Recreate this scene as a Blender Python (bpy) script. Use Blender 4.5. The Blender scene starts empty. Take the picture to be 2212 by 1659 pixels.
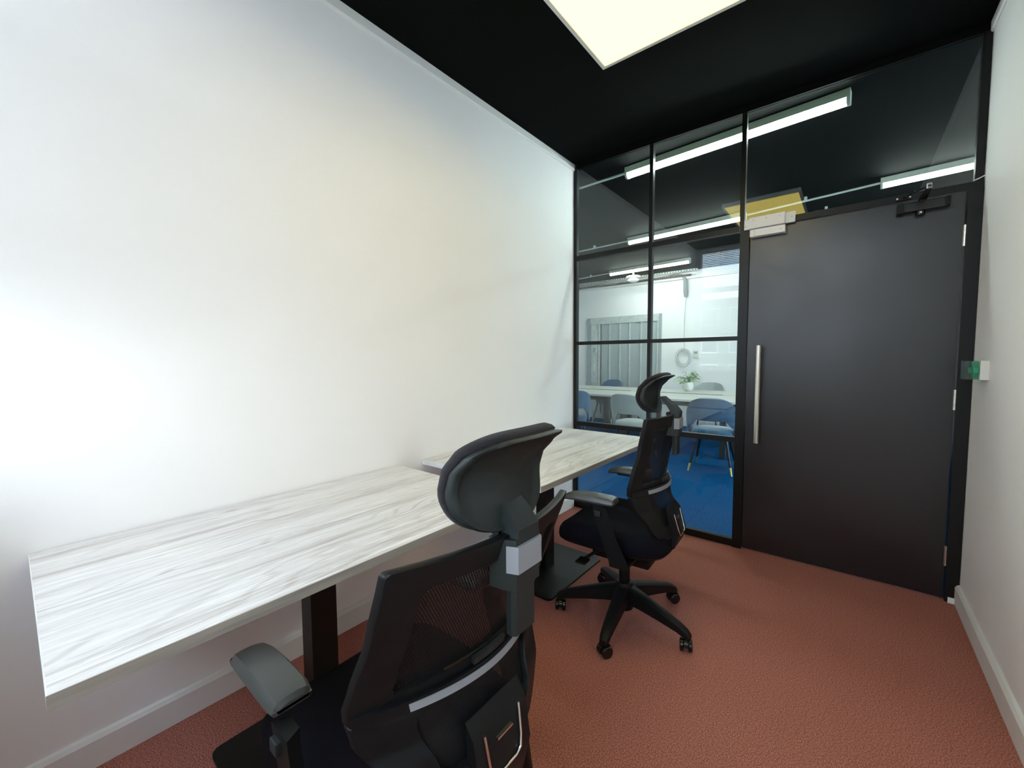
import bpy, bmesh, math, random
from mathutils import Vector, Matrix, noise as mnoise
random.seed(7)
sc = bpy.context.scene
col = sc.collection
PI = math.pi

# ------------------------------------------------------------------ camera
F = Vector((-0.63032453, 0.77391085, -0.06126162))
R = Vector((0.77558875, 0.63120917, -0.0060885))
U = Vector((-0.03395693, 0.05135155, 0.99810317))
cam_d = bpy.data.cameras.new('camera')
cam = bpy.data.objects.new('camera', cam_d)
col.objects.link(cam)
cam.matrix_world = Matrix(((R.x, U.x, -F.x, 1.8422), (R.y, U.y, -F.y, -3.1221), (R.z, U.z, -F.z, 1.3), (0, 0, 0, 1)))
cam_d.sensor_width = 36
cam_d.lens = 891.7 / 2212 * 36
cam_d.clip_start = 0.02
cam_d.clip_end = 300
sc.camera = cam

# ------------------------------------------------------------------ world, exposure
sc.view_settings.view_transform = 'Standard'
sc.view_settings.look = 'None'
sc.view_settings.exposure = 0.62
sc.view_settings.gamma = 1
sc.view_settings.use_curve_mapping = False
sc.cycles.use_denoising = True
sc.cycles.max_bounces = 10
sc.cycles.diffuse_bounces = 6
sc.cycles.glossy_bounces = 4
sc.cycles.transparent_max_bounces = 16
sc.cycles.sample_clamp_indirect = 6
sc.cycles.caustics_reflective = False
sc.cycles.caustics_refractive = False
SKY = 7.0          # strength of the overcast / broken-cloud sky
PANEL = 2.95        # warm LED panel of the room
TUBE = 45.0        # cool tubes of the room next door
w = bpy.data.worlds.new('sky')
sc.world = w
w.use_nodes = True
nt = w.node_tree
nt.nodes.clear()
def N(nt, t, **k):
    n = nt.nodes.new(t)
    for a, b in k.items():
        setattr(n, a, b)
    return n
o_ = N(nt, 'ShaderNodeOutputWorld'); b_ = N(nt, 'ShaderNodeBackground')
tc = N(nt, 'ShaderNodeTexCoord'); mp = N(nt, 'ShaderNodeMapping')
mp.inputs['Scale'].default_value = (1, 1, 2.6)
ns = N(nt, 'ShaderNodeTexNoise'); ns.inputs['Scale'].default_value = 2.3; ns.inputs['Detail'].default_value = 7
cr = N(nt, 'ShaderNodeValToRGB')
cr.color_ramp.elements[0].position = 0.40; cr.color_ramp.elements[0].color = (0.42, 0.60, 0.86, 1)
cr.color_ramp.elements[1].position = 0.52; cr.color_ramp.elements[1].color = (0.90, 0.95, 1.0, 1)
nt.links.new(tc.outputs['Generated'], mp.inputs[0]); nt.links.new(mp.outputs[0], ns.inputs['Vector'])
nt.links.new(ns.outputs[0], cr.inputs[0]); nt.links.new(cr.outputs[0], b_.inputs[0])
b_.inputs[1].default_value = SKY
nt.links.new(b_.outputs[0], o_.inputs[0])
w.cycles.sampling_method = 'MANUAL'
w.cycles.sample_map_resolution = 256

# ------------------------------------------------------------------ materials
def mat(name, color, rough=0.5, metal=0.0, spec=0.5, emit=None, estr=0.0, bump=None, var=None, coat=0.0, alpha=None, sheen=0.0):
    """var=(scale, amount, (sx,sy,sz)) mottles the colour; bump=(scale, strength)"""
    m = bpy.data.materials.new(name); m.use_nodes = True
    t = m.node_tree; p = t.nodes['Principled BSDF']
    p.inputs['Base Color'].default_value = (*color, 1)
    p.inputs['Roughness'].default_value = rough
    p.inputs['Metallic'].default_value = metal
    p.inputs['Specular IOR Level'].default_value = spec
    if coat: p.inputs['Coat Weight'].default_value = coat; p.inputs['Coat Roughness'].default_value = 0.15
    if sheen: p.inputs['Sheen Weight'].default_value = sheen
    if alpha is not None: p.inputs['Alpha'].default_value = alpha
    if emit:
        p.inputs['Emission Color'].default_value = (*emit, 1); p.inputs['Emission Strength'].default_value = estr
    if var or bump:
        c = N(t, 'ShaderNodeTexCoord')
    if var:
        mpn = N(t, 'ShaderNodeMapping'); mpn.inputs['Scale'].default_value = var[2] if len(var) > 2 else (1, 1, 1)
        n = N(t, 'ShaderNodeTexNoise'); n.inputs['Scale'].default_value = var[0]; n.inputs['Detail'].default_value = 5
        r = N(t, 'ShaderNodeValToRGB')
        a = var[1]
        r.color_ramp.elements[0].position = .3; r.color_ramp.elements[1].position = .7
        r.color_ramp.elements[0].color = (*[x * (1 - a) for x in color], 1)
        r.color_ramp.elements[1].color = (*[min(1, x * (1 + a)) for x in color], 1)
        t.links.new(c.outputs['Object'], mpn.inputs[0]); t.links.new(mpn.outputs[0], n.inputs['Vector'])
        t.links.new(n.outputs[0], r.inputs[0]); t.links.new(r.outputs[0], p.inputs['Base Color'])
    if bump:
        n2 = N(t, 'ShaderNodeTexNoise'); n2.inputs['Scale'].default_value = bump[0]; n2.inputs['Detail'].default_value = 3
        bp = N(t, 'ShaderNodeBump'); bp.inputs['Strength'].default_value = bump[1]; bp.inputs['Distance'].default_value = 0.004
        t.links.new(c.outputs['Object'], n2.inputs['Vector']); t.links.new(n2.outputs[0], bp.inputs['Height'])
        t.links.new(bp.outputs[0], p.inputs['Normal'])
    return m

M = {}
M['wall'] = mat('white_wall_paint', (0.915, 0.895, 0.895), 0.75, spec=0.25, bump=(120, 0.05), var=(1.3, 0.015))
M['trimwhite'] = mat('white_trim_paint', (0.82, 0.81, 0.80), 0.45)
M['ceiling'] = mat('black_ceiling_paint', (0.0032, 0.0040, 0.0037), 0.85, spec=0.06, bump=(60, 0.08))
M['frame'] = mat('black_metal_frame', (0.004, 0.0045, 0.005), 0.38, spec=0.35)
M['framematte'] = mat('matte_black_head_rail', (0.003, 0.0035, 0.0035), 0.8, spec=0.08)
M['brushed'] = mat('brushed_steel', (0.72, 0.70, 0.64), 0.28, metal=1.0, var=(60, .08, (8, 8, .3)))
M['whitemetal'] = mat('white_metal', (0.86, 0.86, 0.86), 0.35)
M['greymetal'] = mat('grey_screw_metal', (0.35, 0.35, 0.36), 0.35, metal=0.8)
M['blackgloss'] = mat('black_gloss_plastic', (0.008, 0.008, 0.009), 0.22)
M['blackplastic'] = mat('black_plastic', (0.0045, 0.0052, 0.006), 0.48, spec=0.25, bump=(500, 0.12))
M['shell'] = mat('charcoal_textured_plastic', (0.012, 0.017, 0.017), 0.5, spec=0.4, bump=(700, 0.2))
M['greyplastic'] = mat('mid_grey_plastic', (0.255, 0.265, 0.285), 0.42)
M['pad'] = mat('grey_arm_pad', (0.050, 0.053, 0.051), 0.36, spec=0.5, bump=(600, 0.05))
M['navyfabric'] = mat('black_seat_fabric', (0.0035, 0.0035, 0.008), 0.85, spec=0.12, bump=(700, 0.4))
M['headfabric'] = mat('black_headrest_fabric', (0.016, 0.013, 0.016), 0.9, spec=0.2, bump=(700, 0.6), sheen=0.1)
M['chrome'] = mat('chrome', (0.85, 0.85, 0.85), 0.12, metal=1.0)
M['deskbase'] = mat('black_powder_coat', (0.0045, 0.006, 0.006), 0.4, spec=0.4, bump=(400, 0.08))
M['panelframe'] = mat('white_aluminium_frame', (0.75, 0.75, 0.75), 0.4)
M['panel'] = mat('warm_light_diffuser', (0.20, 0.18, 0.03), 0.6, emit=(1.0, 0.77, 0.185), estr=PANEL)
M['tube'] = mat('cool_tube_diffuser', (0.9, 0.95, 0.9), 0.5, emit=(0.97, 1.0, 0.985), estr=TUBE)
M['tubebody'] = mat('pale_lamp_housing', (0.62, 0.66, 0.58), 0.5)
M['pipe'] = mat('white_conduit', (0.78, 0.80, 0.78), 0.4)
M['green'] = mat('green_plastic', (0.0, 0.30, 0.17), 0.3, emit=(0, .3, .17), estr=0.0)
M['offwhite'] = mat('off_white_plastic', (0.72, 0.71, 0.66), 0.4)
M['brass'] = mat('brass', (0.83, 0.68, 0.28), 0.3, metal=0.9)
M['chairleg'] = mat('black_chair_leg', (0.010, 0.012, 0.020), 0.35)
M['bluevelvet'] = mat('blue_velvet', (0.030, 0.105, 0.215), 0.8, spec=0.2, var=(5, .25), sheen=0.6)
M['greyvelvet'] = mat('grey_velvet', (0.38, 0.42, 0.42), 0.8, spec=0.2, var=(5, .12), sheen=0.5)
M['gate'] = mat('grey_gate_metal', (0.36, 0.41, 0.43), 0.45, metal=0.1, var=(9, .06, (1, 1, .2)))
M['gatelight'] = mat('pale_galvanised_metal', (0.60, 0.64, 0.63), 0.4, metal=0.2, var=(14, .12))
M['gatedark'] = mat('dark_gap', (0.06, 0.07, 0.07), 0.7)
M['pot'] = mat('white_pot', (0.85, 0.85, 0.83), 0.3)
M['leaf'] = mat('pale_green_leaf', (0.33, 0.48, 0.25), 0.5, var=(30, .25))
M['stem'] = mat('green_stem', (0.08, 0.2, 0.05), 0.6)
M['soil'] = mat('dark_soil', (0.03, 0.02, 0.015), 0.9)
M['cable'] = mat('grey_white_cable', (0.55, 0.58, 0.56), 0.5)
M['trunk'] = mat('grey_flex_trunking', (0.30, 0.32, 0.32), 0.6)
M['beam'] = mat('rusty_brown_beam', (0.11, 0.07, 0.055), 0.7, var=(12, .5))
M['tabletop'] = mat('pale_wood_tabletop', (0.66, 0.66, 0.62), 0.4, var=(6, .08, (.25, 3, 3)))
M['tableleg'] = mat('charcoal_table_leg', (0.035, 0.042, 0.045), 0.4)
M['blind'] = mat('white_blind_slat', (0.78, 0.80, 0.82), 0.45)
M['upvc'] = mat('white_window_frame', (0.82, 0.83, 0.84), 0.35)
M['sill'] = mat('white_sill', (0.78, 0.79, 0.78), 0.4)
M['bark'] = mat('grey_brown_bark', (0.08, 0.065, 0.05), 0.9, var=(6, .3))
M['concrete'] = mat('pale_concrete', (0.20, 0.20, 0.19), 0.8, var=(.6, .12))
M['brickred'] = mat('red_brown_facade', (0.16, 0.10, 0.08), 0.8, var=(1, .15))
M['darkglass'] = mat('dark_window_glass', (0.06, 0.08, 0.1), 0.1)
M['asphalt'] = mat('asphalt', (0.09, 0.09, 0.09), 0.9)

def carpet(name, dark, light, scale=330):
    m = bpy.data.materials.new(name); m.use_nodes = True
    t = m.node_tree; p = t.nodes['Principled BSDF']
    p.inputs['Roughness'].default_value = 0.95; p.inputs['Specular IOR Level'].default_value = 0.1
    c = N(t, 'ShaderNodeTexCoord')
    n = N(t, 'ShaderNodeTexNoise'); n.inputs['Scale'].default_value = scale; n.inputs['Detail'].default_value = 3; n.inputs['Roughness'].default_value = 0.7
    n3 = N(t, 'ShaderNodeTexNoise'); n3.inputs['Scale'].default_value = scale * .45; n3.inputs['Detail'].default_value = 3
    mx = N(t, 'ShaderNodeMath', operation='ADD')
    ml = N(t, 'ShaderNodeMath', operation='MULTIPLY'); ml.inputs[1].default_value = .5
    r = N(t, 'ShaderNodeValToRGB')
    r.color_ramp.elements[0].position = .42; r.color_ramp.elements[0].color = (*dark, 1)
    r.color_ramp.elements[1].position = .60; r.color_ramp.elements[1].color = (*light, 1)
    t.links.new(c.outputs['Object'], n.inputs['Vector']); t.links.new(c.outputs['Object'], n3.inputs['Vector'])
    t.links.new(n.outputs[0], mx.inputs[0]); t.links.new(n3.outputs[0], mx.inputs[1]); t.links.new(mx.outputs[0], ml.inputs[0])
    t.links.new(ml.outputs[0], r.inputs[0]); t.links.new(r.outputs[0], p.inputs['Base Color'])
    bp = N(t, 'ShaderNodeBump'); bp.inputs['Strength'].default_value = 0.6; bp.inputs['Distance'].default_value = 0.006
    t.links.new(ml.outputs[0], bp.inputs['Height']); t.links.new(bp.outputs[0], p.inputs['Normal'])
    return m
M['carpet'] = carpet('rust_red_carpet', (0.24, 0.070, 0.052), (0.70, 0.30, 0.235), 520)
M['bluecarpet'] = carpet('blue_carpet', (0.0, 0.042, 0.14), (0.0, 0.115, 0.33), 200)

def door_mat():
    m = mat('black_door_laminate', (0.005, 0.0055, 0.008), 0.36, spec=0.8)
    t = m.node_tree; p = t.nodes['Principled BSDF']
    c = N(t, 'ShaderNodeTexCoord')
    n = N(t, 'ShaderNodeTexNoise'); n.inputs['Scale'].default_value = 2.2; n.inputs['Detail'].default_value = 5; n.inputs['Distortion'].default_value = 1.2
    r = N(t, 'ShaderNodeMapRange'); r.inputs['From Min'].default_value = .35; r.inputs['From Max'].default_value = .7
    r.inputs['To Min'].default_value = .31; r.inputs['To Max'].default_value = .39
    t.links.new(c.outputs['Object'], n.inputs['Vector']); t.links.new(n.outputs[0], r.inputs[0]); t.links.new(r.outputs[0], p.inputs['Roughness'])
    return m
M['door'] = door_mat()

def wood_mat():
    """whitewashed pine decor, grain along object Y"""
    m = bpy.data.materials.new('whitewashed_wood'); m.use_nodes = True
    t = m.node_tree; p = t.nodes['Principled BSDF']; L = t.links.new
    p.inputs['Roughness'].default_value = 0.42; p.inputs['Specular IOR Level'].default_value = .4
    c = N(t, 'ShaderNodeTexCoord')
    def nz(scale, sx, sy, det=6, dist=0.0, rough=.6):
        mm = N(t, 'ShaderNodeMapping'); mm.inputs['Scale'].default_value = (sx, sy, sx)
        n = N(t, 'ShaderNodeTexNoise'); n.inputs['Scale'].default_value = scale; n.inputs['Detail'].default_value = det
        n.inputs['Distortion'].default_value = dist; n.inputs['Roughness'].default_value = rough
        L(c.outputs['Object'], mm.inputs[0]); L(mm.outputs[0], n.inputs['Vector']); return n
    a = nz(2.2, 7, .42, 8, .35, .62)
    r = N(t, 'ShaderNodeValToRGB'); e = r.color_ramp.elements
    e[0].position = .30; e[0].color = (0.47, 0.43, 0.41, 1)
    e[1].position = .62; e[1].color = (0.755, 0.74, 0.745, 1)
    q = e.new(.45); q.color = (0.66, 0.635, 0.63, 1)
    q = e.new(.72); q.color = (0.69, 0.67, 0.665, 1)
    L(a.outputs[0], r.inputs[0])
    # cathedral grain lines
    mm = N(t, 'ShaderNodeMapping'); mm.inputs['Scale'].default_value = (1, .09, 1)
    nd = nz(1.6, 2.0, .5, 2, 0.2)
    vm = N(t, 'ShaderNodeVectorMath', operation='MULTIPLY_ADD')
    L(c.outputs['Object'], mm.inputs[0])
    L(nd.outputs['Color'], vm.inputs[0]); vm.inputs[1].default_value = (.55, .05, .0); L(mm.outputs[0], vm.inputs[2])
    wv = N(t, 'ShaderNodeTexWave', wave_type='BANDS', bands_direction='X'); wv.inputs['Scale'].default_value = 9
    wv.inputs['Distortion'].default_value = 1.2; wv.inputs['Detail'].default_value = 3; wv.inputs['Detail Scale'].default_value = 1.2
    L(vm.outputs[0], wv.inputs['Vector'])
    r2 = N(t, 'ShaderNodeValToRGB'); r2.color_ramp.elements[0].position = .0; r2.color_ramp.elements[0].color = (.80, .78, .765, 1)
    r2.color_ramp.elements[1].position = .28; r2.color_ramp.elements[1].color = (1, 1, 1, 1)
    L(wv.outputs['Color'], r2.inputs[0])
    patch = nz(1.7, 3, .6, 2)
    r3 = N(t, 'ShaderNodeValToRGB'); r3.color_ramp.elements[0].position = .44; r3.color_ramp.elements[0].color = (0, 0, 0, 1)
    r3.color_ramp.elements[1].position = .60; r3.color_ramp.elements[1].color = (1, 1, 1, 1)
    L(patch.outputs[0], r3.inputs[0])
    mx = N(t, 'ShaderNodeMix', data_type='RGBA', blend_type='MULTIPLY')
    L(r3.outputs[0], mx.inputs['Factor']); L(r.outputs[0], mx.inputs['A']); L(r2.outputs[0], mx.inputs['B'])
    # fine streaks and small knots
    f = nz(6, 26, 1.1, 5, .2, .7)
    r4 = N(t, 'ShaderNodeValToRGB'); r4.color_ramp.elements[0].position = .33; r4.color_ramp.elements[0].color = (.62, .58, .56, 1)
    r4.color_ramp.elements[1].position = .43; r4.color_ramp.elements[1].color = (1, 1, 1, 1)
    L(f.outputs[0], r4.inputs[0])
    mx2 = N(t, 'ShaderNodeMix', data_type='RGBA', blend_type='MULTIPLY'); mx2.inputs['Factor'].default_value = .75
    L(mx.outputs['Result'], mx2.inputs['A']); L(r4.outputs[0], mx2.inputs['B'])
    mk = N(t, 'ShaderNodeMapping'); mk.inputs['Scale'].default_value = (8, 2.2, 8)
    vo = N(t, 'ShaderNodeTexVoronoi'); vo.inputs['Scale'].default_value = 1.0
    L(c.outputs['Object'], mk.inputs[0]); L(mk.outputs[0], vo.inputs['Vector'])
    r5 = N(t, 'ShaderNodeValToRGB'); r5.color_ramp.elements[0].position = .035; r5.color_ramp.elements[0].color = (.55, .50, .46, 1)
    r5.color_ramp.elements[1].position = .10; r5.color_ramp.elements[1].color = (1, 1, 1, 1)
    L(vo.outputs['Distance'], r5.inputs[0])
    mx3 = N(t, 'ShaderNodeMix', data_type='RGBA', blend_type='MULTIPLY'); mx3.inputs['Factor'].default_value = .8
    L(mx2.outputs['Result'], mx3.inputs['A']); L(r5.outputs[0], mx3.inputs['B'])
    wn = nz(5, 20, .8, 7, .5, .72)
    r6 = N(t, 'ShaderNodeValToRGB'); r6.color_ramp.elements[0].position = .54; r6.color_ramp.elements[0].color = (0, 0, 0, 1)
    r6.color_ramp.elements[1].position = .60; r6.color_ramp.elements[1].color = (.8, .8, .8, 1)
    L(wn.outputs[0], r6.inputs[0])
    mx4 = N(t, 'ShaderNodeMix', data_type='RGBA', blend_type='MIX'); mx4.inputs['B'].default_value = (.83, .825, .83, 1)
    L(r6.outputs[0], mx4.inputs['Factor']); L(mx3.outputs['Result'], mx4.inputs['A'])
    L(mx4.outputs['Result'], p.inputs['Base Color'])
    return m
M['wood'] = wood_mat()
M['edge'] = mat('grey_brown_wood_edge', (0.36, 0.325, 0.285), 0.45, var=(8, .18, (3, .6, 9)))
M['edgewhite'] = mat('white_wood_edge', (0.74, 0.74, 0.73), 0.45, var=(10, .12, (1, 3, 3)))

def glass_mat(name, tint, ior):
    m = bpy.data.materials.new(name); m.use_nodes = True
    t = m.node_tree; t.nodes.clear(); L = t.links.new
    o = N(t, 'ShaderNodeOutputMaterial'); mx = N(t, 'ShaderNodeMixShader')
    tr = N(t, 'ShaderNodeBsdfTransparent'); tr.inputs[0].default_value = (*tint, 1)
    gl = N(t, 'ShaderNodeBsdfGlossy'); gl.inputs['Roughness'].default_value = 0.0; gl.inputs[0].default_value = (1, 1, 1, 1)
    fr = N(t, 'ShaderNodeFresnel')
    ge = N(t, 'ShaderNodeNewGeometry'); mr = N(t, 'ShaderNodeMapRange')
    mr.inputs['To Min'].default_value = ior; mr.inputs['To Max'].default_value = 1 / ior   # same reflectance from either side of a thin pane
    L(ge.outputs['Backfacing'], mr.inputs[0]); L(mr.outputs[0], fr.inputs['IOR'])
    L(fr.outputs[0], mx.inputs[0]); L(tr.outputs[0], mx.inputs[1]); L(gl.outputs[0], mx.inputs[2]); L(mx.outputs[0], o.inputs[0])
    return m
M['glass'] = glass_mat('partition_glass', (0.90, 0.975, 0.945), 1.52)
M['winglass'] = glass_mat('window_glass', (0.95, 0.97, 0.97), 1.3)
M['clearplastic'] = glass_mat('clear_plastic', (0.80, 0.93, 0.88), 1.45)

def mesh_mat(name, color, nu, nv, open_u, open_v):
    """woven mesh: little holes laid out in the panel's own UVs"""
    m = bpy.data.materials.new(name); m.use_nodes = True
    t = m.node_tree; L = t.links.new; p = t.nodes['Principled BSDF']
    p.inputs['Base Color'].default_value = (*color, 1); p.inputs['Roughness'].default_value = .6; p.inputs['Specular IOR Level'].default_value = .3
    uv = N(t, 'ShaderNodeTexCoord'); sp = N(t, 'ShaderNodeSeparateXYZ'); L(uv.outputs['UV'], sp.inputs[0])
    def band(out, n, frac, off=None):
        a = N(t, 'ShaderNodeMath', operation='MULTIPLY'); a.inputs[1].default_value = n; L(out, a.inputs[0]); src = a.outputs[0]
        if off is not None:
            b = N(t, 'ShaderNodeMath', operation='ADD'); L(src, b.inputs[0]); L(off, b.inputs[1]); src = b.outputs[0]
        f = N(t, 'ShaderNodeMath', operation='FRACT'); L(src, f.inputs[0])
        l = N(t, 'ShaderNodeMath', operation='LESS_THAN'); l.inputs[1].default_value = frac; L(f.outputs[0], l.inputs[0]); return l, src
    v, vs = band(sp.outputs['Y'], nv, open_v)
    fl = N(t, 'ShaderNodeMath', operation='FLOOR'); L(vs, fl.inputs[0])
    hf = N(t, 'ShaderNodeMath', operation='MULTIPLY'); hf.inputs[1].default_value = .5; L(fl.outputs[0], hf.inputs[0])
    u, _ = band(sp.outputs['X'], nu, open_u, hf.outputs[0])
    h = N(t, 'ShaderNodeMath', operation='MULTIPLY'); L(u.outputs[0], h.inputs[0]); L(v.outputs[0], h.inputs[1])
    inv = N(t, 'ShaderNodeMath', operation='SUBTRACT'); inv.inputs[0].default_value = 1; L(h.outputs[0], inv.inputs[1])
    L(inv.outputs[0], p.inputs['Alpha'])
    return m
M['mesh'] = mesh_mat('black_mesh_weave', (0.003, 0.0033, 0.004), 74, 52, .34, .30)

# ------------------------------------------------------------------ geometry helpers
class MB:
    def __init__(s): s.bm = bmesh.new()
    def box(s, x0, x1, y0, y1, z0, z1, bev=0.0, mtx=None):
        vs = [s.bm.verts.new((x, y, z)) for z in (z0, z1) for y in (y0, y1) for x in (x0, x1)]
        fs = [s.bm.faces.new([vs[i] for i in f]) for f in ((0, 2, 3, 1), (4, 5, 7, 6), (0, 1, 5, 4), (2, 6, 7, 3), (0, 4, 6, 2), (1, 3, 7, 5))]
        if bev > 0:
            es = list({e for f in fs for e in f.edges})
            r = bmesh.ops.bevel(s.bm, geom=es, offset=bev, segments=2, profile=.6, affect='EDGES')
            vs = list({v for f in r['faces'] for v in f.verts})
            # all verts of this island
            st = list(vs); seen = set(vs)
            while st:
                v = st.pop()
                for e in v.link_edges:
                    q = e.other_vert(v)
                    if q not in seen: seen.add(q); st.append(q)
            vs = list(seen)
        if mtx is not None: bmesh.ops.transform(s.bm, matrix=mtx, verts=vs)
        return s
    def rings(s, rings, cap=True, closed=True):
        """skin a list of vertex rings"""
        R_ = [[s.bm.verts.new(p) for p in r] for r in rings]
        n = len(R_[0])
        for a, b in zip(R_[:-1], R_[1:]):
            for i in range(n if closed else n - 1):
                j = (i + 1) % n
                s.bm.faces.new((a[i], a[j], b[j], b[i]))
        if cap and closed:
            s.bm.faces.new(list(reversed(R_[0]))); s.bm.faces.new(R_[-1])
        return s
    def tube(s, pts, r, n=10, cap=True, flat=1.0):
        pts = [Vector(p) for p in pts]; rs = r if isinstance(r, (list, tuple)) else [r] * len(pts)
        rings = []; prev = None
        for i, p in enumerate(pts):
            d = (pts[min(i + 1, len(pts) - 1)] - pts[max(i - 1, 0)]).normalized()
            if prev is None:
                a = d.cross(Vector((0, 0, 1)))
                if a.length < .1: a = d.cross(Vector((1, 0, 0)))
                a.normalize()
            else:
                a = (prev - d * prev.dot(d)).normalized()
            prev = a; b = d.cross(a)
            rings.append([p + (a * math.cos(2 * PI * k / n) + b * math.sin(2 * PI * k / n) * flat) * rs[i] for k in range(n)])
        return s.rings(rings, cap)
    def cyl(s, x, y, z0, z1, r, n=20, r2=None):
        r2 = r if r2 is None else r2
        return s.rings([[(x + q * math.cos(2 * PI * k / n), y + q * math.sin(2 * PI * k / n), z) for k in range(n)] for z, q in ((z0, r), (z1, r2))])
    def lathe(s, prof, x=0, y=0, n=24):
        return s.rings([[(x + r * math.cos(2 * PI * k / n), y + r * math.sin(2 * PI * k / n), z) for k in range(n)] for r, z in prof])
    def prism(s, poly, axis, a0, a1, bev=0.0):
        """extrude a 2-D polygon along an axis"""
        def P(p, a):
            return {'x': (a, p[0], p[1]), 'y': (p[0], a, p[1]), 'z': (p[0], p[1], a)}[axis]
        n = len(poly)
        A = [s.bm.verts.new(P(p, a0)) for p in poly]; B = [s.bm.verts.new(P(p, a1)) for p in poly]
        fs = [s.bm.faces.new(A), s.bm.faces.new(list(reversed(B)))]
        for i in range(n):
            fs.append(s.bm.faces.new((A[i], B[i], B[(i + 1) % n], A[(i + 1) % n])))
        if bev > 0:
            bmesh.ops.bevel(s.bm, geom=list({e for f in fs for e in f.edges}), offset=bev, segments=2, profile=.6, affect='EDGES')
        return s
    def grid(s, fn, nu, nv, uv=False, thick=0.0):
        """surface fn(u,v) for u,v in 0..1; thick offsets a back skin along -normal"""
        V = [[Vector(fn(i / nu, j / nv)) for i in range(nu + 1)] for j in range(nv + 1)]
        def face_set(W, flip):
            B = [[s.bm.verts.new(p) for p in row] for row in W]
            for j in range(nv):
                for i in range(nu):
                    q = [B[j][i], B[j][i + 1], B[j + 1][i + 1], B[j + 1][i]]
                    if flip: q.reverse()
                    f = s.bm.faces.new(q)
                    if uv:
                        l = s.bm.loops.layers.uv.verify()
                        for lp, (a, b) in zip(f.loops, ((i, j), (i + 1, j), (i + 1, j + 1), (i, j + 1))):
                            lp[l].uv = (a / nu, b / nv)
            return B
        if thick == 0: face_set(V, False); return s
        Wd = []
        for j in range(nv + 1):
            row = []
            for i in range(nu + 1):
                du = V[j][min(i + 1, nu)] - V[j][max(i - 1, 0)]; dv = V[min(j + 1, nv)][i] - V[max(j - 1, 0)][i]
                nn = du.cross(dv)
                nn = nn.normalized() if nn.length > 1e-9 else Vector((0, -1, 0))
                row.append(V[j][i] + nn * thick)
            Wd.append(row)
        A = face_set(V, True); B = face_set(Wd, False)
        def rim(a, b):
            for k in range(len(a) - 1): s.bm.faces.new((a[k], a[k + 1], b[k + 1], b[k]))
        rim(A[0], B[0]); rim(list(reversed(A[-1])), list(reversed(B[-1])))
        rim([r[-1] for r in A], [r[-1] for r in B]); rim([r[0] for r in reversed(A)], [r[0] for r in reversed(B)])
        return s
    def obj(s, name, m, parent=None, loc=None, rotz=None, smooth=None, kind=None, sub=0, label=None):
        me = bpy.data.meshes.new(name)
        bmesh.ops.recalc_face_normals(s.bm, faces=s.bm.faces)
        if smooth is not None:
            for f in s.bm.faces: f.smooth = True
            for e in s.bm.edges:
                if len(e.link_faces) == 2 and e.calc_face_angle(0) > math.radians(smooth): e.smooth = False
        s.bm.to_mesh(me); s.bm.free()
        for mm in (m if isinstance(m, (list, tuple)) else [m]): me.materials.append(mm)
        o = bpy.data.objects.new(name, me); col.objects.link(o)
        if parent is not None: o.parent = parent
        if loc is not None: o.location = loc
        if rotz is not None: o.rotation_euler = (0, 0, rotz)
        if kind: o['kind'] = kind
        if label: o['label'] = label
        if sub:
            md = o.modifiers.new('smooth', 'SUBSURF'); md.levels = sub; md.render_levels = sub
        return o
def bx(*a, bev=0.0, mtx=None): return MB().box(*a, bev=bev, mtx=mtx)
def tag(o, label, cat, group=None, kind=None):
    if label: o['label'] = label
    if cat: o['category'] = cat
    if group: o['group'] = group
    if kind: o['kind'] = kind
    return o
def thing(name, label, cat, loc=(0, 0, 0), rotz=0, group=None):
    o = bpy.data.objects.new(name, None); col.objects.link(o); o.empty_display_size = .1
    o.location = loc; o.rotation_euler = (0, 0, rotz)
    return tag(o, label, cat, group)
def setting(name, loc=(0, 0, 0)):
    o = bpy.data.objects.new(name, None); col.objects.link(o); o.location = loc; o['kind'] = 'structure'; return o
def S(mb, name, m, **k): return mb.obj(name, m, kind='structure', **k)
def children(o): return [c for c in col.objects if c.parent is o]
def dup(o, loc, rotz, label=None, group=None):
    def cp(a, par):
        c = a.copy(); col.objects.link(c)
        if par is not None: c.parent = par
        for ch in kids.get(a.name, []): cp(ch, c)
        return c
    kids = {}
    for c in col.objects:
        if c.parent: kids.setdefault(c.parent.name, []).append(c)
    r = cp(o, None); r.location = loc; r.rotation_euler = (0, 0, rotz)
    if label: r['label'] = label
    if group: r['group'] = group
    return r
def lerp_tab(tab, z):
    if z <= tab[0][0]: return tab[0][1]
    for (a, b), (c, d) in zip(tab[:-1], tab[1:]):
        if z <= c:
            t = (z - a) / (c - a); t = t * t * (3 - 2 * t) * .5 + t * .5
            return b + (d - b) * t
    return tab[-1][1]

# ================================================================== SETTING: the small office
W, H, YB = 2.333, 2.917, -3.55
S(bx(0, W, YB, 0.03, -0.06, 0), 'floor', M['carpet'])
S(bx(-0.1, W + .1, YB - .2, 0.0, H, H + .1), 'ceiling', M['ceiling'])
S(bx(-0.1, 0, YB - .1, 0.03, -0.06, H), 'wall_left', M['wall'])
S(bx(W, W + .1, YB - .1, 0.03, -0.06, H), 'wall_right', M['wall'])
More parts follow.
